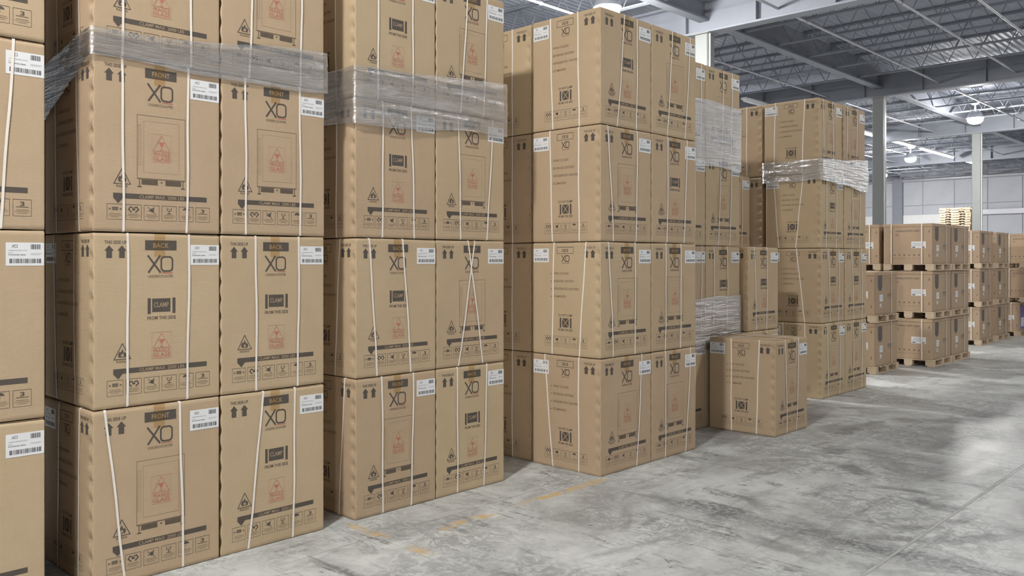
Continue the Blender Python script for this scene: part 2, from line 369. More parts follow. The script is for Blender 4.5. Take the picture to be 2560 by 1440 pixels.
def icon_row(k, xs, y0, w_, h, first=0):
    for i, x in enumerate(xs):
        k.frame(x, y0, x + w_, y0 + h, .0017, 1); cx = x + w_ / 2; cy = y0 + h * .68; u = w_; kind = i + first
        if kind == 0:
            for q in range(5): k.rect(cx - u * .17 + q * u * .075, cy - h * .10, cx - u * .12 + q * u * .075, cy + h * .10, 1)
            k.rect(cx - u * .19, cy + h * .10, cx + u * .21, cy + h * .125, 1)
            k.poly([(cx - u * .38, cy + h * .06), (cx - u * .38, cy - h * .06), (cx - u * .24, cy)], 1); k.poly([(cx + u * .40, cy + h * .06), (cx + u * .40, cy - h * .06), (cx + u * .26, cy)], 1)
        elif kind == 1:
            k.line([(cx - u * .15, cy - h * .16), (cx - u * .32, cy), (cx - u * .22, cy + h * .16), (cx - u * .08, cy + h * .13)], u * .075, 1)
            k.line([(cx + u * .15, cy - h * .16), (cx + u * .32, cy), (cx + u * .22, cy + h * .16), (cx + u * .08, cy + h * .13)], u * .075, 1)
            k.rect(cx - u * .09, cy - h * .05, cx + u * .09, cy + h * .07, 1)
        elif kind == 2:
            k.disc(cx + u * .03, cy, u * .13, 1); k.line([(cx - u * .25, cy + h * .2), (cx + u * .25, cy - h * .24)], u * .035, 1)
            k.line([(cx + u * .03, cy), (cx + u * .16, cy + h * .17)], u * .07, 1); k.line([(cx - u * .2, cy - h * .05), (cx, cy)], u * .05, 1)
        elif kind == 3:
            k.line([(cx - u * .15, cy + h * .19), (cx - u * .13, cy + h * .02), (cx, cy - h * .05), (cx + u * .13, cy + h * .02), (cx + u * .15, cy + h * .19)], u * .04, 1)
            k.line([(cx, cy - h * .05), (cx, cy - h * .2)], u * .045, 1); k.line([(cx - u * .12, cy - h * .2), (cx + u * .12, cy - h * .2)], u * .045, 1)
            k.line([(cx - u * .02, cy + h * .16), (cx + u * .05, cy + h * .06)], u * .03, 1)
        elif kind == 4:
            k.disc(cx, cy - h * .01, u * .27, 1, 0, 8, 20, 160); k.rect(cx - u * .01, cy - h * .1, cx + u * .012, cy + h * .02, 1)
        else:
            k.text('3', cx, cy - h * .06, h * .26, 1, 0, u * .26); k.rect(cx - u * .34, cy - h * .15, cx + u * .34, cy - h * .115, 1)
        for q in range(3):
            l = u * (.34, .40, .26)[q]; k.rect(cx - l, y0 + h * (.36 - .1 * q), cx + l, y0 + h * (.385 - .1 * q), 2)
def face_front(design):
    k = Ink(CW, CH); fu = lambda u: u * CW; fv = lambda v: (1 - v) * CH
    up_arrows(k, fu(.080), fv(.072), .048, .066, .017, .112)
    k.rect(fu(.385), fv(.098), fu(.635), fv(.040), 1); k.text(design, fu(.51), fv(.083), .025, 5, 1, .095 if design == 'FRONT' else .085)
    logo(k, fu(.508), fv(.226), .085)
    if design == 'FRONT':
        x0, x1 = fu(.325), fu(.705)
        k.frame(x0, fv(.690), x1, fv(.318), .0018, 1); k.frame(x0 + .034, fv(.650), x1 - .034, fv(.350), .0010, 2)
        k.frame(x0 + .007, fv(.61), x0 + .019, fv(.375), .0012, 2)
        k.rect(x0, fv(.690), x1, fv(.684), 2)
        k.rect(x0 + .022, fv(.722), fu(.485), fv(.692), 2); k.rect(fu(.545), fv(.722), x1 - .022, fv(.692), 2)
        for q in range(7): k.rect(x0 + .026, fv(.720 - q * .004), fu(.482), fv(.7185 - q * .004), 1, 1); k.rect(fu(.548), fv(.720 - q * .004), x1 - .026, fv(.7185 - q * .004), 1, 1)
        k.disc(fu(.515), fv(.705), .005, 1)
        for xx in (x0 + .012, x1 - .012):
            k.line([(xx, fv(.692)), (xx, fv(.735))], .004, 1); k.line([(xx - .008, fv(.735)), (xx + .008, fv(.735))], .006, 1)
        stamp(k, fu(.515), fv(.585), .105, .150)
    else:
        k.rect(fu(.44), fv(.462), fu(.585), fv(.383), 1); k.text('CLAMP', fu(.5125), fv(.434), .026, 5, 1, .082)
        for a in (.405, .602): k.rect(fu(a), fv(.472), fu(a + .024), fv(.380), 1)
        k.text('FROM THIS SIDE', fu(.515), fv(.506), .018, 1, 0, .155)
        stamp(k, fu(.515), fv(.735), .105, .140)
    flame_sign(k, fu(.212), fv(.725), .086, .082)
    k.rect(fu(.145), fv(.808), fu(.888), fv(.779), 1); k.poly([(fu(.145), fv(.808)), (fu(.215), fv(.808)), (fu(.182), fv(.838))], 1)
    k.text('CLAMP MAX  2000 LBS', fu(.52), fv(.803), .0175, 5, 1, .245)
    icon_row(k, [fu(.10 + .139 * i) for i in range(6)], fv(.930), fu(.117), .080)
    return k
def face_side():
    k = Ink(CD, CH); fu = lambda u: u * CD; fv = lambda v: (1 - v) * CH
    k.frame(fu(.375), fv(.098), fu(.615), fv(.042), .0036, 1); k.text('SIDE', fu(.495), fv(.084), .024, 1, 0, .066)
    logo(k, fu(.50), fv(.170), .050)
    for i, s in enumerate(('WINE COOLERS', 'BEVERAGE CENTERS', 'REFRIGERATED DRAWERS', 'ICE MAKERS')):
        k.disc(fu(.285), fv(.278 + .068 * i), .005, 1, 0, 6); k.text(s, fu(.315), fv(.285 + .068 * i), .0185, 2, 0, len(s) * .0137, True)
    k.text('DO NOT CLAMP', fu(.50), fv(.655), .018, 1, 0, .145)
    k.rect(fu(.452), fv(.752), fu(.548), fv(.672), 1)
    k.line([(fu(.455), fv(.750)), (fu(.545), fv(.674))], .006, 5, 1); k.line([(fu(.455), fv(.674)), (fu(.545), fv(.750))], .006, 5, 1)
    for a in (.415, .566): k.rect(fu(a), fv(.757), fu(a + .022), fv(.668), 1)
    k.text('FROM THIS SIDE', fu(.50), fv(.785), .018, 1, 0, .15)
    icon_row(k, [fu(.19 + .128 * i) for i in range(5)], fv(.925), fu(.108), .082, 1)
    up_arrows(k, fu(.765), fv(.066), .052, .064, .014, .115)
    return k

def carton_mesh(design, seed):
    rr = random.Random(seed); W2, D2, r = CW / 2, CD / 2, .006
    ring = []   # (x, y, nx, ny)
    def arc_(cx, cy, a0):
        for k in range(4):
            a = R(a0 + 30 * k); ring.append((cx + r * math.cos(a), cy + r * math.sin(a), math.cos(a), math.sin(a)))
    # front face (+x): from -y to +y, then +y face, back, -y face
    def seg(p, q, ts, nx, ny):
        for t_ in ts: ring.append((p[0] + (q[0] - p[0]) * t_, p[1] + (q[1] - p[1]) * t_, nx, ny))
    mid = (.008, .06, .2, .4, .6, .8, .94, .992)
    arc_(D2 - r, -W2 + r, -90); seg((D2, -W2 + r), (D2, W2 - r), mid, 1, 0)
    arc_(D2 - r, W2 - r, 0); seg((D2 - r, W2), (-D2 + r, W2), (.01, .5, .99), 0, 1)
    arc_(-D2 + r, W2 - r, 90); seg((-D2, W2 - r), (-D2, -W2 + r), (.01, .5, .99), -1, 0)
    arc_(-D2 + r, -W2 + r, 180); seg((-D2 + r, -W2), (D2 - r, -W2), (.01, .04, .5, .88, .905, .925, .945, .96, .972, .984, .993), 0, -1)
    n = len(ring); rows = [0.0] + [.006 + (CH - .012) * i / 52 for i in range(53)] + [CH]
    ph = rr.uniform(0, 6); per = rr.uniform(.085, .11); amp = rr.uniform(.013, .020); lop = rr.uniform(0, 6)
    b = MB(); vs = []
    for j, z in enumerate(rows):
        ins = .0045 if j in (0, len(rows) - 1) else 0
        for x, y, nx, ny in ring:
            px, py, pz = x - nx * ins, y - ny * ins, z
            if ny < -.3 and x > D2 - .09:                        # crushed corner beside the front edge
                g = math.exp(-((x - (D2 - .026)) / .020) ** 2)
                s_ = abs(math.sin(math.pi * z / per + ph))
                py += amp * g * (1 - s_) * min(1, z / .05) * min(1, (CH - z) / .05)
                py -= .003 * g * s_
            if z > CH - .03:
                pz += .0035 * math.sin(5.5 * (y * 1.3 + x) + lop) * (z - CH + .03) / .03 - .0035 * (z - CH + .03) / .03
            vs.append((px, py, pz))
    fs = [(j * n + i, j * n + (i + 1) % n, (j + 1) * n + (i + 1) % n, (j + 1) * n + i) for j in range(len(rows) - 1) for i in range(n)]
    b.add(vs, fs, 0, True)
    b.add(vs[:n], [list(range(n))[::-1]]); b.add(vs[-n:], [list(range(n))])
    zt = CH - .004                                               # two flaps meeting over a seam
    b.box((-D2 + .008, -W2 + .008, zt), (D2 - .008, -.002, zt + .003)); b.box((-D2 + .008, .002, zt), (D2 - .008, W2 - .008, zt + .003))
    k = face_front(design)
    b_v = [(D2 + .0008 + l * .0005, -W2 + u, v) for u, v, l in k.v]
    for f, mi in zip(k.f, k.m): pass
    o = len(b.v); b.v += b_v
    for f, mi in zip(k.f, k.m): b.f.append([i + o for i in f]); b.m.append(mi); b.sm.append(False)
    k = face_side(); o = len(b.v); b.v += [(-D2 + u, -W2 - .0008 - l * .0005, v) for u, v, l in k.v]
    for f, mi in zip(k.f, k.m): b.f.append([i + o for i in f]); b.m.append(mi); b.sm.append(False)
    return b.mesh('carton_body', BODY_MATS)
BODIES = {(d, s): carton_mesh(d, s) for d in ('FRONT', 'BACK') for s in (1, 2, 3)}

def label_mesh():
    k = Ink(.168, .112); k.rect(0, 0, k.W, k.H, 0, 0)
    logo_x = .034
    k.line([(.026, .088), (.036, .101)], .0016, 1, 1); k.line([(.026, .101), (.036, .088)], .0016, 1, 1); k.rrect_line(.038, .089, .050, .101, .003, .0016, 1, 1)
    rr = random.Random(3); x = .108
    while x < .150:
        a = rr.choice((.0012, .002, .0032)); k.rect(x, .080, x + a, .104, 1, 1); x += a + rr.choice((.0014, .0022))
    k.text('UNDERCOUNTER 24 INCH', .012, .071, .0055, 2, 1, .082, True); k.text('MODEL', .010, .060, .0045, 2, 1, None, True)
    k.text('XOU24WGSL SERIAL', .010, .050, .006, 1, 1, .078, True)
    k.rect(.108, .058, .158, .0595, 2, 1); k.rect(.108, .053, .150, .0545, 2, 1)
    x = .016
    while x < .152:
        a = rr.choice((.0014, .0024, .004)); k.rect(x, .012, x + a, .034, 1, 1); x += a + rr.choice((.0014, .0024, .0036))
    b = MB()
    for axis in (0,):
        o = len(b.v); b.v += [(.0012 + l * .0004, u - k.W / 2, v - k.H) for u, v, l in k.v]
        for f, mi in zip(k.f, k.m): b.f.append([i + o for i in f]); b.m.append(mi); b.sm.append(False)
    e = .0011; W_, H_ = k.W / 2, k.H; b.add([(0, -W_, 0), (0, W_, 0), (0, W_, -H_), (0, -W_, -H_), (e, -W_, 0), (e, W_, 0), (e, W_, -H_), (e, -W_, -H_)],
          [(0, 1, 5, 4), (1, 2, 6, 5), (2, 3, 7, 6), (3, 0, 4, 7)])
    return b.mesh('shipping_label', ['paper', 'bar', 'greytext'])
LABEL = label_mesh()
def tape_mesh():
    b = MB(); D2 = CD / 2; w_ = .030; z = CH + .0004; e = .0016
    path = [(-D2 - e, CH - .11), (-D2 - e, CH - .004), (-D2 + .004, z), (D2 - .004, z), (D2 + e, CH - .004), (D2 + e, CH - .125)]
    vs = [(x, y, zz) for x, zz in path for y in (-w_, w_)]
    b.add(vs, [(2 * i, 2 * i + 2, 2 * i + 3, 2 * i + 1) for i in range(len(path) - 1)])
    return b.mesh('packing_tape', ['tape'])
TAPE = tape_mesh()
_sc = {}
def strap_mesh(axis, ut, ub, seed=0):
    """closed band round the carton. axis 'f': over the front, ut/ub = position across the front at top/bottom; 's': over the side."""
    key = (axis, round(ut, 3), round(ub, 3))
    if key in _sc: return _sc[key]
    rr = random.Random(int(ut * 9973) + int(ub * 577) + (7 if axis == 'f' else 0)); D2, W2 = CD / 2, CW / 2; hw = .0062; out = .0022
    A = D2 if axis == 'f' else W2; L = CW if axis == 'f' else CD
    lat = lambda u: (-L / 2 + u * L)
    path = []   # (a, z, lateral, na, nz)
    N = 8; ph = rr.uniform(0, 6)
    for i in range(N + 1):
        t_ = i / N; z = CH - .006 - (CH - .012) * t_
        wob = .0022 * math.sin(ph + 9 * t_)
        bow = (.004 if axis == 'f' else .0012) * math.sin(math.pi * t_) + (.0012 if axis == 'f' else .0006) * math.sin(ph + 14 * t_) ** 2
        path.append((A + out + (bow if 0 < i < N else 0), z, lat(ut + (ub - ut) * t_) + wob, 1, 0))
    path.append((A - .004, -.0012, lat(ub), .3, -1)); path.append((-A + .004, -.0012, lat(ub), -.3, -1))
    path.append((-A - out, .006, lat(ub), -1, 0)); path.append((-A - out, CH - .006, lat(ut), -1, 0))
    path.append((-A + .006, CH + .0018, lat(ut), -.3, 1)); path.append((A - .006, CH + .0018, lat(ut), .3, 1))
    vs = []
    for a, z, l, na, nz in path:
        m_ = math.hypot(na, nz)
        for dl, dn in ((-hw, 0), (hw, 0), (hw, -.0009), (-hw, -.0009)):
            aa, zz = a + dn * na / m_, z + dn * nz / m_
            vs.append((aa, l + dl, zz) if axis == 'f' else (l + dl, -aa, zz))
    n = len(path); fs = []
    for i in range(n):
        j = (i + 1) % n
        for q in range(4): fs.append((4 * i + q, 4 * i + (q + 1) % 4, 4 * j + (q + 1) % 4, 4 * j + q))
    b = MB(); b.add(vs, fs); me = b.mesh('strap', ['strap']); _sc[key] = me; return me

count = 0
def carton(x, y, z, design, label, fs=None, ss=None, group=None, rz=0.0, side_label=True, lab_u=.872, lab_drop=.058):
    """x = front plane, y = left edge of the front, z = base"""
    global count; count += 1
    t = thing('appliance_carton', label, 'box', (x - CD / 2, y + .349, z + .0025), rz, group)
    mesh_obj('carton_body', BODIES[(design, 1 + count % 3)], t)
    mesh_obj('packing_tape', TAPE, t)
    mesh_obj('shipping_label', LABEL, t, (CD / 2, -CW / 2 + lab_u * CW, CH - lab_drop))
    if side_label:
        mesh_obj('shipping_label', LABEL, t, (-CD / 2 + .13 * CD, -CW / 2, CH - .048), (0, 0, R(-90)))
    for ut, ub in (fs or ((.28, .29), (.72, .71))): mesh_obj('strap', strap_mesh('f', ut, ub), t)
    for ut, ub in (ss or ((.30, .30), (.70, .71))): mesh_obj('strap', strap_mesh('s', 1 - ut, 1 - ub), t)
    return t

# ------------------------------------------------------------------ room
X0, X1, Y0, Y1, ZC = -34.0, 16.0, -16.0, 69.7, 8.95
b = MB(); b.box((X0, Y0, -.3), (X1, Y1, -.010))
fl = b.obj('floor', 'joint'); fl['kind'] = 'structure'
xs = [X0] + [v for v in [-1.8 + 5.6 * k for k in range(-6, 5)] if X0 + 1 < v < X1 - 1] + [X1]
ys = [Y0] + [v for v in [5.15 + 6.15 * k for k in range(-4, 12)] if Y0 + 1 < v < Y1 - 1] + [Y1]
for i in range(len(xs) - 1):
    for j in range(len(ys) - 1):
        gx = .011 if abs(xs[i] + 1.8) < .01 else .004; gx1 = .011 if abs(xs[i + 1] + 1.8) < .01 else .004
        b = MB(); b.bbox((xs[i] + gx, ys[j] + .005, -.012), (xs[i + 1] - gx1, ys[j + 1] - .005, 0), .003)
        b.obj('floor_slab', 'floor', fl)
b = MB(); b.box((-1.8 - .010, Y0, -.0105), (-1.8 + .010, Y1, -.0015)); b.obj('joint_filler', 'filler', fl)
b = MB(); b.box((X0, Y0, ZC), (X1, Y1, ZC + .2))
ce = b.obj('ceiling', 'deck'); ce['kind'] = 'structure'
for name, a, c in (('wall_left', (X0 - .3, Y0, 0), (X0, Y1, ZC)), ('wall_right', (X1, Y0, 0), (X1 + .3, Y1, ZC)),
                   ('wall_front', (X0, Y0 - .3, 0), (X1, Y0, ZC)), ('wall_back', (X0, Y1, 0), (X1, Y1 + .3, ZC))):
    b = MB(); b.box(a, c); o = b.obj(name, 'wallgrey'); o['kind'] = 'structure'
wb = o
b = MB(); b.bbox((0, -.05, 0), (2.22, 0, 2.9), .02); pan = b.mesh('wall_panel', ['wallpan'])
for i in range(12):
    for j in range(3):
        o = mesh_obj('wall_panel', pan, wb, (-33.9 + i * 2.27, Y1 - .002, .05 + j * 2.95))
b = MB(); b.bbox((-.35, -.35, 0), (.35, 0, 8.2), .02); pil = b.mesh('wall_pilaster', ['girder'])
for px in (-24.35, -11.0, 2.0): mesh_obj('wall_pilaster', pil, wb, (px, Y1 - .05, 0))
for i, (xa, xb) in enumerate(((-24.0, -21.2), (-29.2, -26.3))):
    b = MB(); b.bbox((xa, Y1 - .16, 0), (xb, Y1 - .05, 5.2), .02)
    d = b.obj('door_%d' % (i + 1), 'whitepaint'); d['kind'] = 'structure'
    b = MB()
    for q in range(10): b.box((xa + .06, Y1 - .185, .1 + q * .51), (xb - .06, Y1 - .16, .57 + q * .51))
    b.obj('door_slat', 'whitepaint', d)['kind'] = 'stuff'
b = MB(); b.tube((-33, Y1 - .25, 7.9), (15, Y1 - .25, 7.9), .14, 10); o = b.obj('trim_1', 'pipe'); o['kind'] = 'structure'
b = MB(); b.bbox((-20.0, Y1 - .3, 5.05), (15, Y1 - .05, 5.45), .02); o = b.obj('trim_2', 'pipe'); o['kind'] = 'structure'

# roof steel: parts of the ceiling
def joist_mesh():
    b = MB(); zb, zt = 8.12, ZC - .02
    for s in (-.045, .045):
        b.box((X0 + .3, s - .02, zb), (X1 - .3, s + .02, zb + .05)); b.box((X0 + .3, s - .02, zt - .05), (X1 - .3, s + .02, zt))
    n = 60; dx = (X1 - X0 - 1) / n
    for i in range(n):
        x = X0 + .5 + i * dx
        b.tube((x, 0, zb + .02), (x + dx / 2, 0, zt - .02), .013, 4, 0, False); b.tube((x + dx / 2, 0, zt - .02), (x + dx, 0, zb + .02), .013, 4, 0, False)
    return b.mesh('roof_joist', ['joist'])
jm = joist_mesh(); GY = [-4.6, 7.7, 20.0, 32.3, 44.6, 56.9]
yy = -15.0
while yy < Y1:
    if min(abs(yy - g) for g in GY) > .5: mesh_obj('roof_joist', jm, ce, (0, yy, 0))
    yy += 2.05
b = MB()
b.bbox((X0 + .05, -.19, 7.72), (X1 - .05, .19, 7.78), .004); b.box((X0 + .05, -.02, 7.77), (X1 - .05, .02, 8.55)); b.bbox((X0 + .05, -.19, 8.55), (X1 - .05, .19, 8.61), .004)
for q in range(24): b.box((X0 + 1 + q * 2.05, -.17, 7.78), (X0 + 1.02 + q * 2.05, .17, 8.55))
gm = b.mesh('roof_girder', ['girder'])
for g in GY: mesh_obj('roof_girder', gm, ce, (0, g, 0))
b = MB(); b.bbox((-.15, Y0 + .1, 8.05), (.15, Y1 - .1, 8.12), .01); b.box((-.015, Y0 + .1, 8.1), (.015, Y1 - .1, 8.9)); ym = b.mesh('roof_beam', ['girder'])
for x in (-24.3, -12.0, .3, 12.6): mesh_obj('roof_beam', ym, ce, (x, 0, 0))
b = MB(); b.tube((0, Y0 + .2, 0), (0, Y1 - .2, 0), .035, 8)
for q in range(28): b.tube((0, Y0 + 1 + q * 3.05, 0), (0, Y0 + 1.09 + q * 3.05, 0), .05, 8)
pm = b.mesh('sprinkler_pipe', ['pipe'])
for x in (-28, -25.5, -22.5, -20, -18, -13.9, -9.9, -7.5, -6.05, -3.2, -.5, 3.5, 7.5, 11): mesh_obj('sprinkler_pipe', pm, ce, (x, 0, 7.98))
# hangers keep the pipes on the joists (one part per pipe row is enough at this distance)

COLN = ['grey steel column rising behind the glare above the centre stack', 'grey square steel column behind the stack beside the pallets, nearer one',
        'grey square steel column with a pale edge in front of the pallet pile']
for i, cy in enumerate((20.0, 32.3, 44.6)):
    t = thing('support_column', COLN[i], 'column', (-12.0, cy, 0), 0, 'support columns')
    b = MB(); b.bbox((-.19, -.19, .02), (.19, .19, 7.70), .02); b.obj('column_shaft', 'greypaint', t)
    b = MB(); b.bbox((-.3, -.3, 0), (.3, .3, .03), .004); b.obj('base_plate', 'greypaint', t)
    b = MB(); b.bbox((-.26, -.26, 7.69), (.26, .26, 7.72), .004); b.obj('cap_plate', 'greypaint', t)
    b = MB(); b.tube((.215, -.1, .03), (.215, -.1, 7.69), .022, 8); b.obj('conduit', 'whitepaint', t)

# ------------------------------------------------------------------ lamps
LL = {0: 'round high-bay lamp above the near aisle, behind the camera', 1: 'glaring high-bay lamp over the top of the centre stack',
      2: 'round high-bay lamp glowing at upper right above the far column',
      4: 'added high-bay fill lamp out of view, behind the camera and to the right', 5: 'high-bay lamp out of view over the aisle beyond the pallets', 6: 'high-bay lamp out of view over the open floor at right', 7: 'added high-bay fill lamp out of view over the far aisle', 8: 'added high-bay fill lamp unseen behind the stacks, deep in the left bay', 9: 'added high-bay fill lamp unseen behind the stacks at the left wall', 10: 'high-bay lamp hidden behind the tall dim stack, over the left bay', 11: 'added high-bay fill lamp out of view near the far wall at right', 12: 'added high-bay lamp unseen behind the nearer column, brightening the far wall', 3: 'farther round high-bay lamp glowing low between the two columns'}  # lamp behind the nearer column is added to brighten the far wall
bh = MB(); bh.lathe([(.001, 1.02), (.13, 1.02), (.14, 1.0), (.14, .62), (.12, .58), (.001, .58)], n=16)
for q in range(4): bh.lathe([(.14, .68 + q * .08), (.155, .685 + q * .08), (.155, .70 + q * .08), (.14, .705 + q * .08)], n=16)
HOUS = bh.mesh('ballast_housing', ['galv'])
bs = MB(); bs.tube((0, 0, .2), (0, 0, .6), .03, 8); NECK = bs.mesh('lamp_neck', ['galv'])
bs = MB(); bs.tube((0, 0, 1.0), (0, 0, 1.32), .014, 6); STEM = bs.mesh('hanging_rod', ['galv'])
br = MB(); br.lathe([(.10, .33), (.14, .32), (.24, .22), (.30, .10), (.33, .02), (.335, 0), (.32, .0), (.29, .09), (.23, .20), (.13, .30), (.10, .31)], n=24); REFL = br.mesh('reflector', ['galv'])
bg = MB(); bg.lathe([(.001, -.24), (.12, -.23), (.22, -.19), (.285, -.12), (.30, -.05), (.285, .02), (.2, .11), (.1, .17), (.001, .18)], n=20)
GLOBES = {}
def globe(f):
    if f not in GLOBES:
        m = M['globe'] if f == 1.0 else emit('lamp_globe_glow_dimmer', (1.0, .985, .96, 1), LAMP * f)
        me = bg.mesh('lamp_globe', ['globe']); me.materials[0] = m; GLOBES[f] = me
    return GLOBES[f]
for i, (lx, ly, f) in enumerate(LAMP_XY):
    t = thing('high_bay_lamp', LL.get(i, 'round high-bay lamp hanging from the roof outside the picture'), 'lamp', (lx, ly, 7.62), 0, 'high-bay lamps')
    mesh_obj('ballast_housing', HOUS, t); mesh_obj('lamp_neck', NECK, t); mesh_obj('hanging_rod', STEM, t); mesh_obj('reflector', REFL, t); mesh_obj('lamp_globe', globe(f), t)
for i, (ya, yb) in enumerate(((30.2, 34.1), (41.0, 49.2), (50.2, 56.0), (57.0, 61.0))):
    t = thing('strip_light', ('long white strip light above the tall dim stack, nearest of its line', 'long white strip light crossing behind the nearer column',
               'white strip light, third of the line across the far ceiling', 'white strip light, farthest of the line, ending by the far column')[i], 'lamp', (-16.4, ya, 7.9), 0, 'strip lights')
    L = yb - ya
    b = MB(); b.bbox((-.12, 0, .06), (.12, L, .14), .01); b.obj('light_housing', 'whitepaint', t)
    b = MB(); b.tube((0, .05, .02), (0, L - .05, .02), .055, 10); b.obj('light_tube', 'tube' if i else 'whitepaint', t)
    b = MB()
    for q in (.3, L - .3): b.tube((0, q, .14), (0, q, 1.0), .01, 6)
    b.obj('hanger', 'galv', t)

# ------------------------------------------------------------------ carton stacks
LV = {1: 'bottom', 2: 'second', 3: 'third', 4: 'top'}
def stack(sname, x, y, spec, sides=None, cols='AB', gname=None, dx=None):
    for (lv, c), (design, fs) in spec.items():
        cn = {'A': 'left', 'B': 'right'}[c]
        lab = 'carton printed %s, %s layer, %s column of the %s' % (design, LV[lv], cn, sname)
        jx, jy = (dx or {}).get((lv, c), (0, 0))
        carton(x + jx, y + (0 if c == 'A' else .698) + jy, (lv - 1) * PITCH, design, lab, fs, (sides or {}).get(lv), gname or sname)
F, Bk = 'FRONT', 'BACK'
# stack at the left frame edge (its right edge is in view)
for lv, (ut, ub) in zip((1, 2, 3, 4), ((.5, .5), (.55, .5), (.80, .715), (.6, .6))):
    carton(-4.554, .745, (lv - 1) * PITCH, F, 'carton in the %s layer of the stack cut off at the left frame edge' % LV[lv], ((.22, .24), (ut, ub)), None, 'cartons at the left frame edge')
stack('big foreground stack', -4.554, 1.659, {
    (1, 'A'): (F, ((.09, .235), (.662, .694))), (1, 'B'): (Bk, ((.384, .247), (.695, .679))),
    (2, 'A'): (Bk, ((.253, .247), (.74, .72))), (2, 'B'): (Bk, ((.313, .321), (.739, .723))),
    (3, 'A'): (F, ((.209, .221), (.73, .72))), (3, 'B'): (F, ((.211, .218), (.739, .747))),
    (4, 'A'): (Bk, ((.221, .212), (.75, .753))), (4, 'B'): (F, ((.306, .254), (.771, .755)))},
    {1: ((.245, .268), (.664, .699)), 2: ((.372, .348), (.804, .734)), 3: ((.332, .26), (.769, .734)), 4: ((.308, .252), (.734, .708))},
    dx={(1, 'A'): (.004, -.004), (2, 'A'): (-.004, .002), (3, 'B'): (.003, .002)})
for lv in (1, 2, 3, 4):
    carton(-4.554 - .76, 1.66, (lv - 1) * PITCH, F, 'carton in the %s layer of the column right behind the big foreground stack' % LV[lv], None, None, 'cartons behind the big foreground stack')
stack('stack between foreground and centre', -4.559, 3.287, {
    (1, 'A'): (F, ((.311, .32), (.706, .675))), (1, 'B'): (Bk, ((.29, .296), (.728, .686))),
    (2, 'A'): (Bk, ((.155, .249), (.564, .67))), (2, 'B'): (F, ((.45, .668), (.544, .313))),
    (3, 'A'): (Bk, ((.325, .32), (.68, .721))), (3, 'B'): (F, ((.307, .341), (.826, .728))),
    (4, 'A'): (Bk, ((.268, .268), (.7, .7))), (4, 'B'): (F, ((.445, .341), (.734, .68)))},
    {1: ((.16, .255), (.7, .7)), 2: ((.242, .319), (.7, .7)), 3: ((.28, .293), (.7, .7)), 4: ((.312, .293), (.7, .7))},
    dx={(1, 'A'): (.004, 0), (2, 'A'): (.006, 0)})
S3 = {(1, 'A'): (F, ((.806, .701),)), (1, 'B'): (F, ((.296, .296), (.879, .757))),
    (2, 'A'): (F, ((.145, .242), (.669, .661))), (2, 'B'): (F, ((.305, .296), (.646, .636))),
    (3, 'A'): (F, ((.131, .242), (.709, .685))), (3, 'B'): (Bk, ((.349, .331), (.794, .719))),
    (4, 'A'): (Bk, ((.456, .318), (.709, .693))), (4, 'B'): (F, ((.455, .34), (.869, .747)))}
S3S = {1: ((.812, .69), (.308, .302)), 2: ((.672, .696), (.2, .297)), 3: ((.732, .696), (.308, .297)), 4: ((.726, .69), (.32, .297))}
stack('centre stack with plain SIDE panels', -4.089, 5.269, S3, S3S)
for lv in (1, 2, 3, 4):
    carton(-4.089 - .75, 5.285, (lv - 1) * PITCH, F, 'carton in the %s layer of the shaded column behind the centre stack' % LV[lv], None, None, 'cartons behind the centre stack')
stack('grey film-wrapped stack right of centre', -4.55, 6.90, {
    (1, 'A'): (F, None), (1, 'B'): (F, None), (2, 'A'): (Bk, ((.3, .3), (.9, .88))), (2, 'B'): (Bk, ((.227, .227), (.621, .621))),
    (3, 'A'): (F, None), (3, 'B'): (F, ((.434, .353), (.753, .693))), (4, 'A'): (F, ((.3, .3), (.894, .872))), (4, 'B'): (F, ((.515, .457), (.777, .729)))})
for lv, d in ((1, F), (2, Bk)):
    carton(-4.50, 8.385, (lv - 1) * PITCH, d, 'carton printed %s, %s of the two-high column behind the lone carton' % (d, ('lower', 'upper')[lv - 1]),
           ((.194, .258), (.615, .602)), None, 'two-high column')
for lv in (1, 2, 3):
    carton(-5.30, 9.22, (lv - 1) * PITCH, F, 'carton in the %s layer of the narrow column half hidden behind the two-high column' % LV[lv].replace('third', 'top'), None, None, 'narrow hidden column')
stack('tall dim stack beside the pallets', -4.427, 10.07, {
    (1, 'A'): (F, ((.213, .263), (.793, .758))), (1, 'B'): (F, ((.369, .369), (.783, .764))),
    (2, 'A'): (Bk, ((.296, .38), (.775, .74))), (2, 'B'): (Bk, ((.277, .387), (.764, .783))),
    (3, 'A'): (Bk, ((.263, .246), (.688, .67))), (3, 'B'): (F, ((.35, .369), (.726, .688))),
    (4, 'A'): (F, ((.18, .196), (.567, .619))), (4, 'B'): (F, ((.167, .113), (.612, .574)))},
    {4: ((.792, .822), (.253, .303)), 3: ((.852, .755), (.303, .439)), 2: ((.439, .289),), 1: ((.3, .3), (.7, .7))},
    dx={(2, 'A'): (-.01, 0), (3, 'A'): (-.02, .0), (4, 'A'): (-.035, -.005), (4, 'B'): (-.02, 0), (3, 'B'): (-.01, 0)})
for lv in (1, 2, 3, 4):
    carton(-4.427 - .79, 10.08, (lv - 1) * PITCH, F, 'carton in the %s layer of the dark column behind the tall dim stack' % LV[lv], None, None, 'cartons behind the tall dim stack')
carton(-3.80, 7.606, 0, F, 'lone single carton standing on the floor right of the centre stack', ((.294, .354), (.715, .652)), ((.653, .653), (.233, .274)))

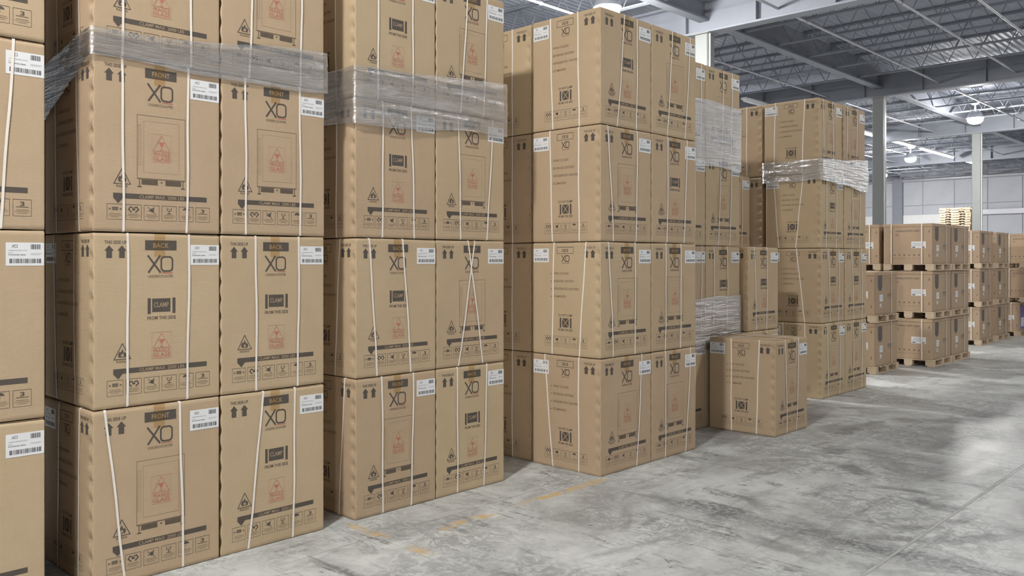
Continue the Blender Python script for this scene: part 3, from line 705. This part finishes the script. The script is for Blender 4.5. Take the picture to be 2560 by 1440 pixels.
# ------------------------------------------------------------------ stretch film bands
def film(name_label, x0, x1, y0, y1, zlo, zhi, wr=.006, seed=0, amp=.03, bulge=0.0):
    """loop of clear film round a stack; zlo/zhi are functions of the position along the front 0..1"""
    g = .011; step = .022; P = []
    def run(p, q, nx, ny):
        n = max(2, int(math.hypot(q[0] - p[0], q[1] - p[1]) / step))
        for i in range(n): P.append((p[0] + (q[0] - p[0]) * i / n, p[1] + (q[1] - p[1]) * i / n, nx, ny))
    run((x1 + g, y0 - g), (x1 + g, y1 + g), 1, 0); run((x1 + g, y1 + g), (x0 - g, y1 + g), 0, 1)
    run((x0 - g, y1 + g), (x0 - g, y0 - g), -1, 0); run((x0 - g, y0 - g), (x1 + g, y0 - g), 0, -1)
    n = len(P); rows = 16; vs = []
    for j in range(rows + 1):
        t_ = j / rows
        for x, y, nx, ny in P:
            u = (y - y0) / (y1 - y0); s_ = (x1 - x) / (x1 - x0)
            e = amp * (noise.noise((x * 2.1 + seed, y * 2.1, t_ * .2)))
            z = zlo(u, s_) + e + (zhi(u, s_) + amp * noise.noise((x * 1.7, y * 1.7 + 9, seed + .5)) - zlo(u, s_) - e) * t_
            d = wr * abs(noise.noise((x * 3 + y * 3, z * 34, seed))) + wr * .6 * abs(noise.noise((x * 14 + y * 14, z * 20, seed + 5)))
            d += bulge * max(0, u - .45) * math.sin(math.pi * t_) * .5
            vs.append((x + nx * d, y + ny * d, z))
    b = MB(); b.add(vs, [(j * n + i, j * n + (i + 1) % n, (j + 1) * n + (i + 1) % n, (j + 1) * n + i) for j in range(rows) for i in range(n)], 0, True)
    o = b.obj('stretch_film', 'film'); tag(o, name_label, 'film'); return o
H = PITCH
film('clear shrink film band round the upper joint of the big foreground stack', -5.27, -4.554, 1.659, 3.055, lambda u, s: 3 * H - .02 - .30 * s * (u < .5), lambda u, s: 3 * H + .12 + .10 * u - .1 * s, seed=1, wr=.013)
film('crinkled clear film band round the stack between foreground and centre', -5.275, -4.553, 3.287, 4.683, lambda u, s: 3 * H - .17 + .06 * u, lambda u, s: 3 * H + .20 + .08 * u, seed=2, wr=.016)
film('shiny film round the upper half of the grey wrapped stack', -5.265, -4.55, 6.90, 8.296, lambda u, s: 3 * H - .12, lambda u, s: 3 * H + .56, seed=3, wr=.018)
film('dull film round the second layer of the grey wrapped stack', -5.265, -4.55, 6.90, 8.296, lambda u, s: .86 * H, lambda u, s: 1.42 * H, seed=4)
film('glittering crinkled film round the tall dim stack', -5.178, -4.427, 10.06, 11.466, lambda u, s: 3 * H - .10 - .06 * u, lambda u, s: 3 * H + .17 + .09 * u, seed=5, wr=.02, bulge=.05)

# ------------------------------------------------------------------ palletised cartons
PX, PY, PHH, BH = .78, .93, .112, .640
pb = MB(); pb.bbox((-PX / 2, -.048, 0), (PX / 2, .048, .016), .003); DECKB = pb.mesh('deck_board', ['wood'])
pb = MB(); pb.bbox((-.05, -PY / 2, 0), (.05, PY / 2, .016), .003); CROSSB = pb.mesh('bottom_board', ['wood'])
pb = MB(); pb.bbox((-.065, -.05, 0), (.065, .05, .080), .004); BLOCK = pb.mesh('block', ['wood'])
def pallet(x, y, z, label, group='pallets under the big cartons'):
    """x front edge, y left edge"""
    t = thing('wooden_pallet', label, 'pallet', (x - PX / 2, y + PY / 2, z), 0, group)
    for i in (-1, 0, 1):
        mesh_obj('bottom_board', CROSSB, t, (i * (PX / 2 - .052), 0, 0))
        for j in (-1, 0, 1): mesh_obj('block', BLOCK, t, (i * (PX / 2 - .066), j * (PY / 2 - .052), .016))
    for j in range(6): mesh_obj('deck_board', DECKB, t, (0, -PY / 2 + .05 + j * (PY - .10) / 5, .096))
    return t
def big_body():
    w_, d_ = PY - .02, PX - .03; k = Ink(w_, BH)
    pts = [(.13, BH * .985), (.13, BH * .66)] + [(.215 + .085 * math.cos(R(180 + 20 * q)), BH * .66 + .065 * math.sin(R(180 + 20 * q))) for q in range(1, 9)] + [(.30, BH * .66), (.30, BH * .985)]
    k.poly(pts, 6); k.line([(.225, BH * .97), (.225, BH * .70)], .012, 2, 1)
    k.text('KEEP DRY', .62, BH * .42, .040, 6, 0, .21); k.text('HANDLE WITH CARE', .62, BH * .375, .014, 2, 0, .19)
    k.frame(.03, .02, w_ - .03, BH - .1, .002, 2)
    b = MB(); b.bbox((-d_ / 2, -w_ / 2, 0), (d_ / 2, w_ / 2, BH - .002), .006)
    o = len(b.v); b.v += [(d_ / 2 + .001 + l * .0005, -w_ / 2 + u, v) for u, v, l in k.v]
    for f, mi in zip(k.f, k.m): b.f.append([i + o for i in f]); b.m.append(mi); b.sm.append(False)
    k = Ink(d_, BH)
    k.text('HANDLE WITH CARE', d_ * .50, BH * .80, .028, 6, 0, .36); k.text('XO', d_ * .29, BH * .70, .034, 2, 0, .055)
    for q in range(6):
        k.rect(d_ * (.22 + .1 * q), BH * .20, d_ * (.25 + .1 * q), BH * .235, 6 if q in (0, 2, 4) else 2); k.rect(d_ * (.2 + .1 * q), BH * .13, d_ * (.27 + .1 * q), BH * .137, 2)
    for a, c in ((.93, .80), (.93, .20), (.14, .80), (.14, .20)): k.rect(d_ * a, BH * c - .02, d_ * a + .012, BH * c + .02, 6)
    o = len(b.v); b.v += [(-d_ / 2 + u, -w_ / 2 - .001 - l * .0005, v) for u, v, l in k.v]
    for f, mi in zip(k.f, k.m): b.f.append([i + o for i in f]); b.m.append(mi); b.sm.append(False)
    return b.mesh('carton_body', ['card_orange'] + BODY_MATS[1:])
BIGB = big_body()
b = MB(); d_, w_ = PX - .018, PY - .008
b.bbox((-d_ / 2, -w_ / 2, BH - .05), (d_ / 2, w_ / 2, BH + .002), .005); LID = b.mesh('lid', ['card_orange'])
b = MB(); b.box((-.0005, -.11, 0), (.0015, .11, .105), 0)
for q in range(3): b.box((.0015, -.095, .075 - q * .02), (.0019, .06, .081 - q * .02), 1)
b.box((.0015, -.095, .008), (.0019, -.05, .022), 2); b.box((.0015, .04, .008), (.0019, .09, .022), 2); BIGL = b.mesh('shipping_label', ['paper', 'greytext', 'bar'])
b = MB(); b.box((-.004, -.062, 0), (.0015, .062, .10), 0); b.box((.0015, -.045, .06), (.0019, .045, .068), 1); b.box((.0015, -.045, .03), (.0019, .03, .036), 1); SMALL = b.mesh('small_label', ['paper', 'greytext'])
b = MB(); b.box((-.004, -.03, 0), (.0015, .03, .05), 0); b.box((.0015, -.02, .02), (.0019, .02, .028), 1); TINY = b.mesh('small_label', ['paper', 'greytext'])
def loop_strap(axis, off):
    b = MB(); A = (PX - .018) / 2 + .003 if axis == 'f' else (PY - .008) / 2 + .003; hw = .009; e = .0012
    path = [(A, 0), (A, BH + .0025), (-A, BH + .0025), (-A, 0)]
    for i in range(3):
        (a0, z0), (a1, z1) = path[i], path[i + 1]
        p = (min(a0, a1) - e, off - hw, min(z0, z1)); q = (max(a0, a1) + e, off + hw, max(z0, z1) + e)
        if axis == 's': p, q = (p[1], p[0], p[2]), (q[1], q[0], q[2])
        b.box(p, q)
    return b.mesh('strap', ['strap'])
LF = loop_strap('f', .20); LS1 = loop_strap('s', .22); LS2 = loop_strap('s', -.25)
def big_carton(x, y, z, label, group, purple=False):
    t = thing('palletised_carton', label, 'box', (x - PX / 2, y + PY / 2, z), 0, group)
    mesh_obj('carton_body', BIGB, t); mesh_obj('lid', LID, t)
    d_, w_ = PX - .03, PY - .02
    mesh_obj('shipping_label', BIGL, t, (.17, -w_ / 2, .25), (0, 0, R(-90)))
    mesh_obj('small_label', SMALL, t, (d_ / 2, -w_ / 2 + .26, .20)); mesh_obj('small_label', TINY, t, (d_ / 2, -w_ / 2 + .24, .115))
    mesh_obj('strap', LF, t); mesh_obj('strap', LS1, t); mesh_obj('strap', LS2, t)
    if purple:
        b = MB(); b.box((0, -.36, .05), (.0015, .36, BH - .08)); b.box((.0015, -.3, .1), (.0019, -.05, .3), 1); b.obj('printed_panel', ['purple', 'paper'], t, (d_ / 2, 0, 0))
    return t
PP = PHH + BH + .009
def pal_stack(x, y, n, sname, group, z0=0, purple=False, names=('bottom', 'middle', 'top')):
    for lv in range(n):
        nm = names[lv] if n == 3 else ('lower', 'upper')[lv] if n == 2 else 'single'
        pallet(x, y, z0 + lv * PP, 'wooden pallet under %s carton of the %s' % (nm, sname))
        big_carton(x - .012, y, z0 + lv * PP + PHH + .001, '%s brown carton of the %s' % (nm, sname), group, purple)
pal_stack(-4.79, 12.77, 2, 'low stack beside the tall dim stack', 'low pallet stack')
pal_stack(-4.463, 14.28, 3, 'orange-lit pallet stack, front left column', 'orange-lit pallet stack')
pal_stack(-4.463, 15.25, 3, 'orange-lit pallet stack, front right column', 'orange-lit pallet stack')
pal_stack(-5.29, 14.30, 3, 'orange-lit pallet stack, rear column', 'orange-lit pallet stack')
pal_stack(-4.92, 18.55, 3, 'far dark-sided pallet stack, left column', 'far pallet stack')
pal_stack(-4.95, 19.86, 3, 'far dark-sided pallet stack, right column', 'far pallet stack')
pal_stack(-4.88, 21.35, 1, 'purple-panelled load at the right frame edge', 'pallet load at the right frame edge', purple=True)
pal_stack(-4.45, 21.36, 2, 'dark pallet pair at the right frame edge', 'pallet load at the right frame edge', z0=PP)

# tall pile of empty pallets by the far column
b = MB(); LX, LY = 1.70, 1.15
for j in range(9): b.box((j * (LX - .1) / 8, .035, .123), (j * (LX - .1) / 8 + .10, LY - .035, .1435))
for j in (0, 2, 4, 6, 8): b.box((j * (LX - .1) / 8, .035, 0), (j * (LX - .1) / 8 + .10, LY - .035, .018))
for j in range(3):
    y_ = j * (LY - .04) / 2
    for a, c in ((0, .32), (.62, 1.08), (1.38, LX)): b.box((a, y_, .018), (c, y_ + .04, .124))
    for a, c in ((.32, .62), (1.08, 1.38)): b.box((a, y_, .080), (c, y_ + .04, .123))
FP = b.mesh('wooden_pallet', ['wood'])
fr = random.Random(5)
for i in range(33):
    o = mesh_obj('wooden_pallet', FP, None, (-16.75 + fr.uniform(-.03, .03), 54.6 + fr.uniform(-.03, .03), i * .1455))
    tag(o, ('topmost', 'second', 'third', 'fourth', 'fifth', 'sixth', 'seventh', 'eighth', 'ninth')[32 - i] + ' empty wooden pallet from the top of the tall pile beside the far column' if i > 23 else 'empty wooden pallet low in the tall pile, hidden behind the pallet loads', 'pallet', 'tall pile of empty pallets')
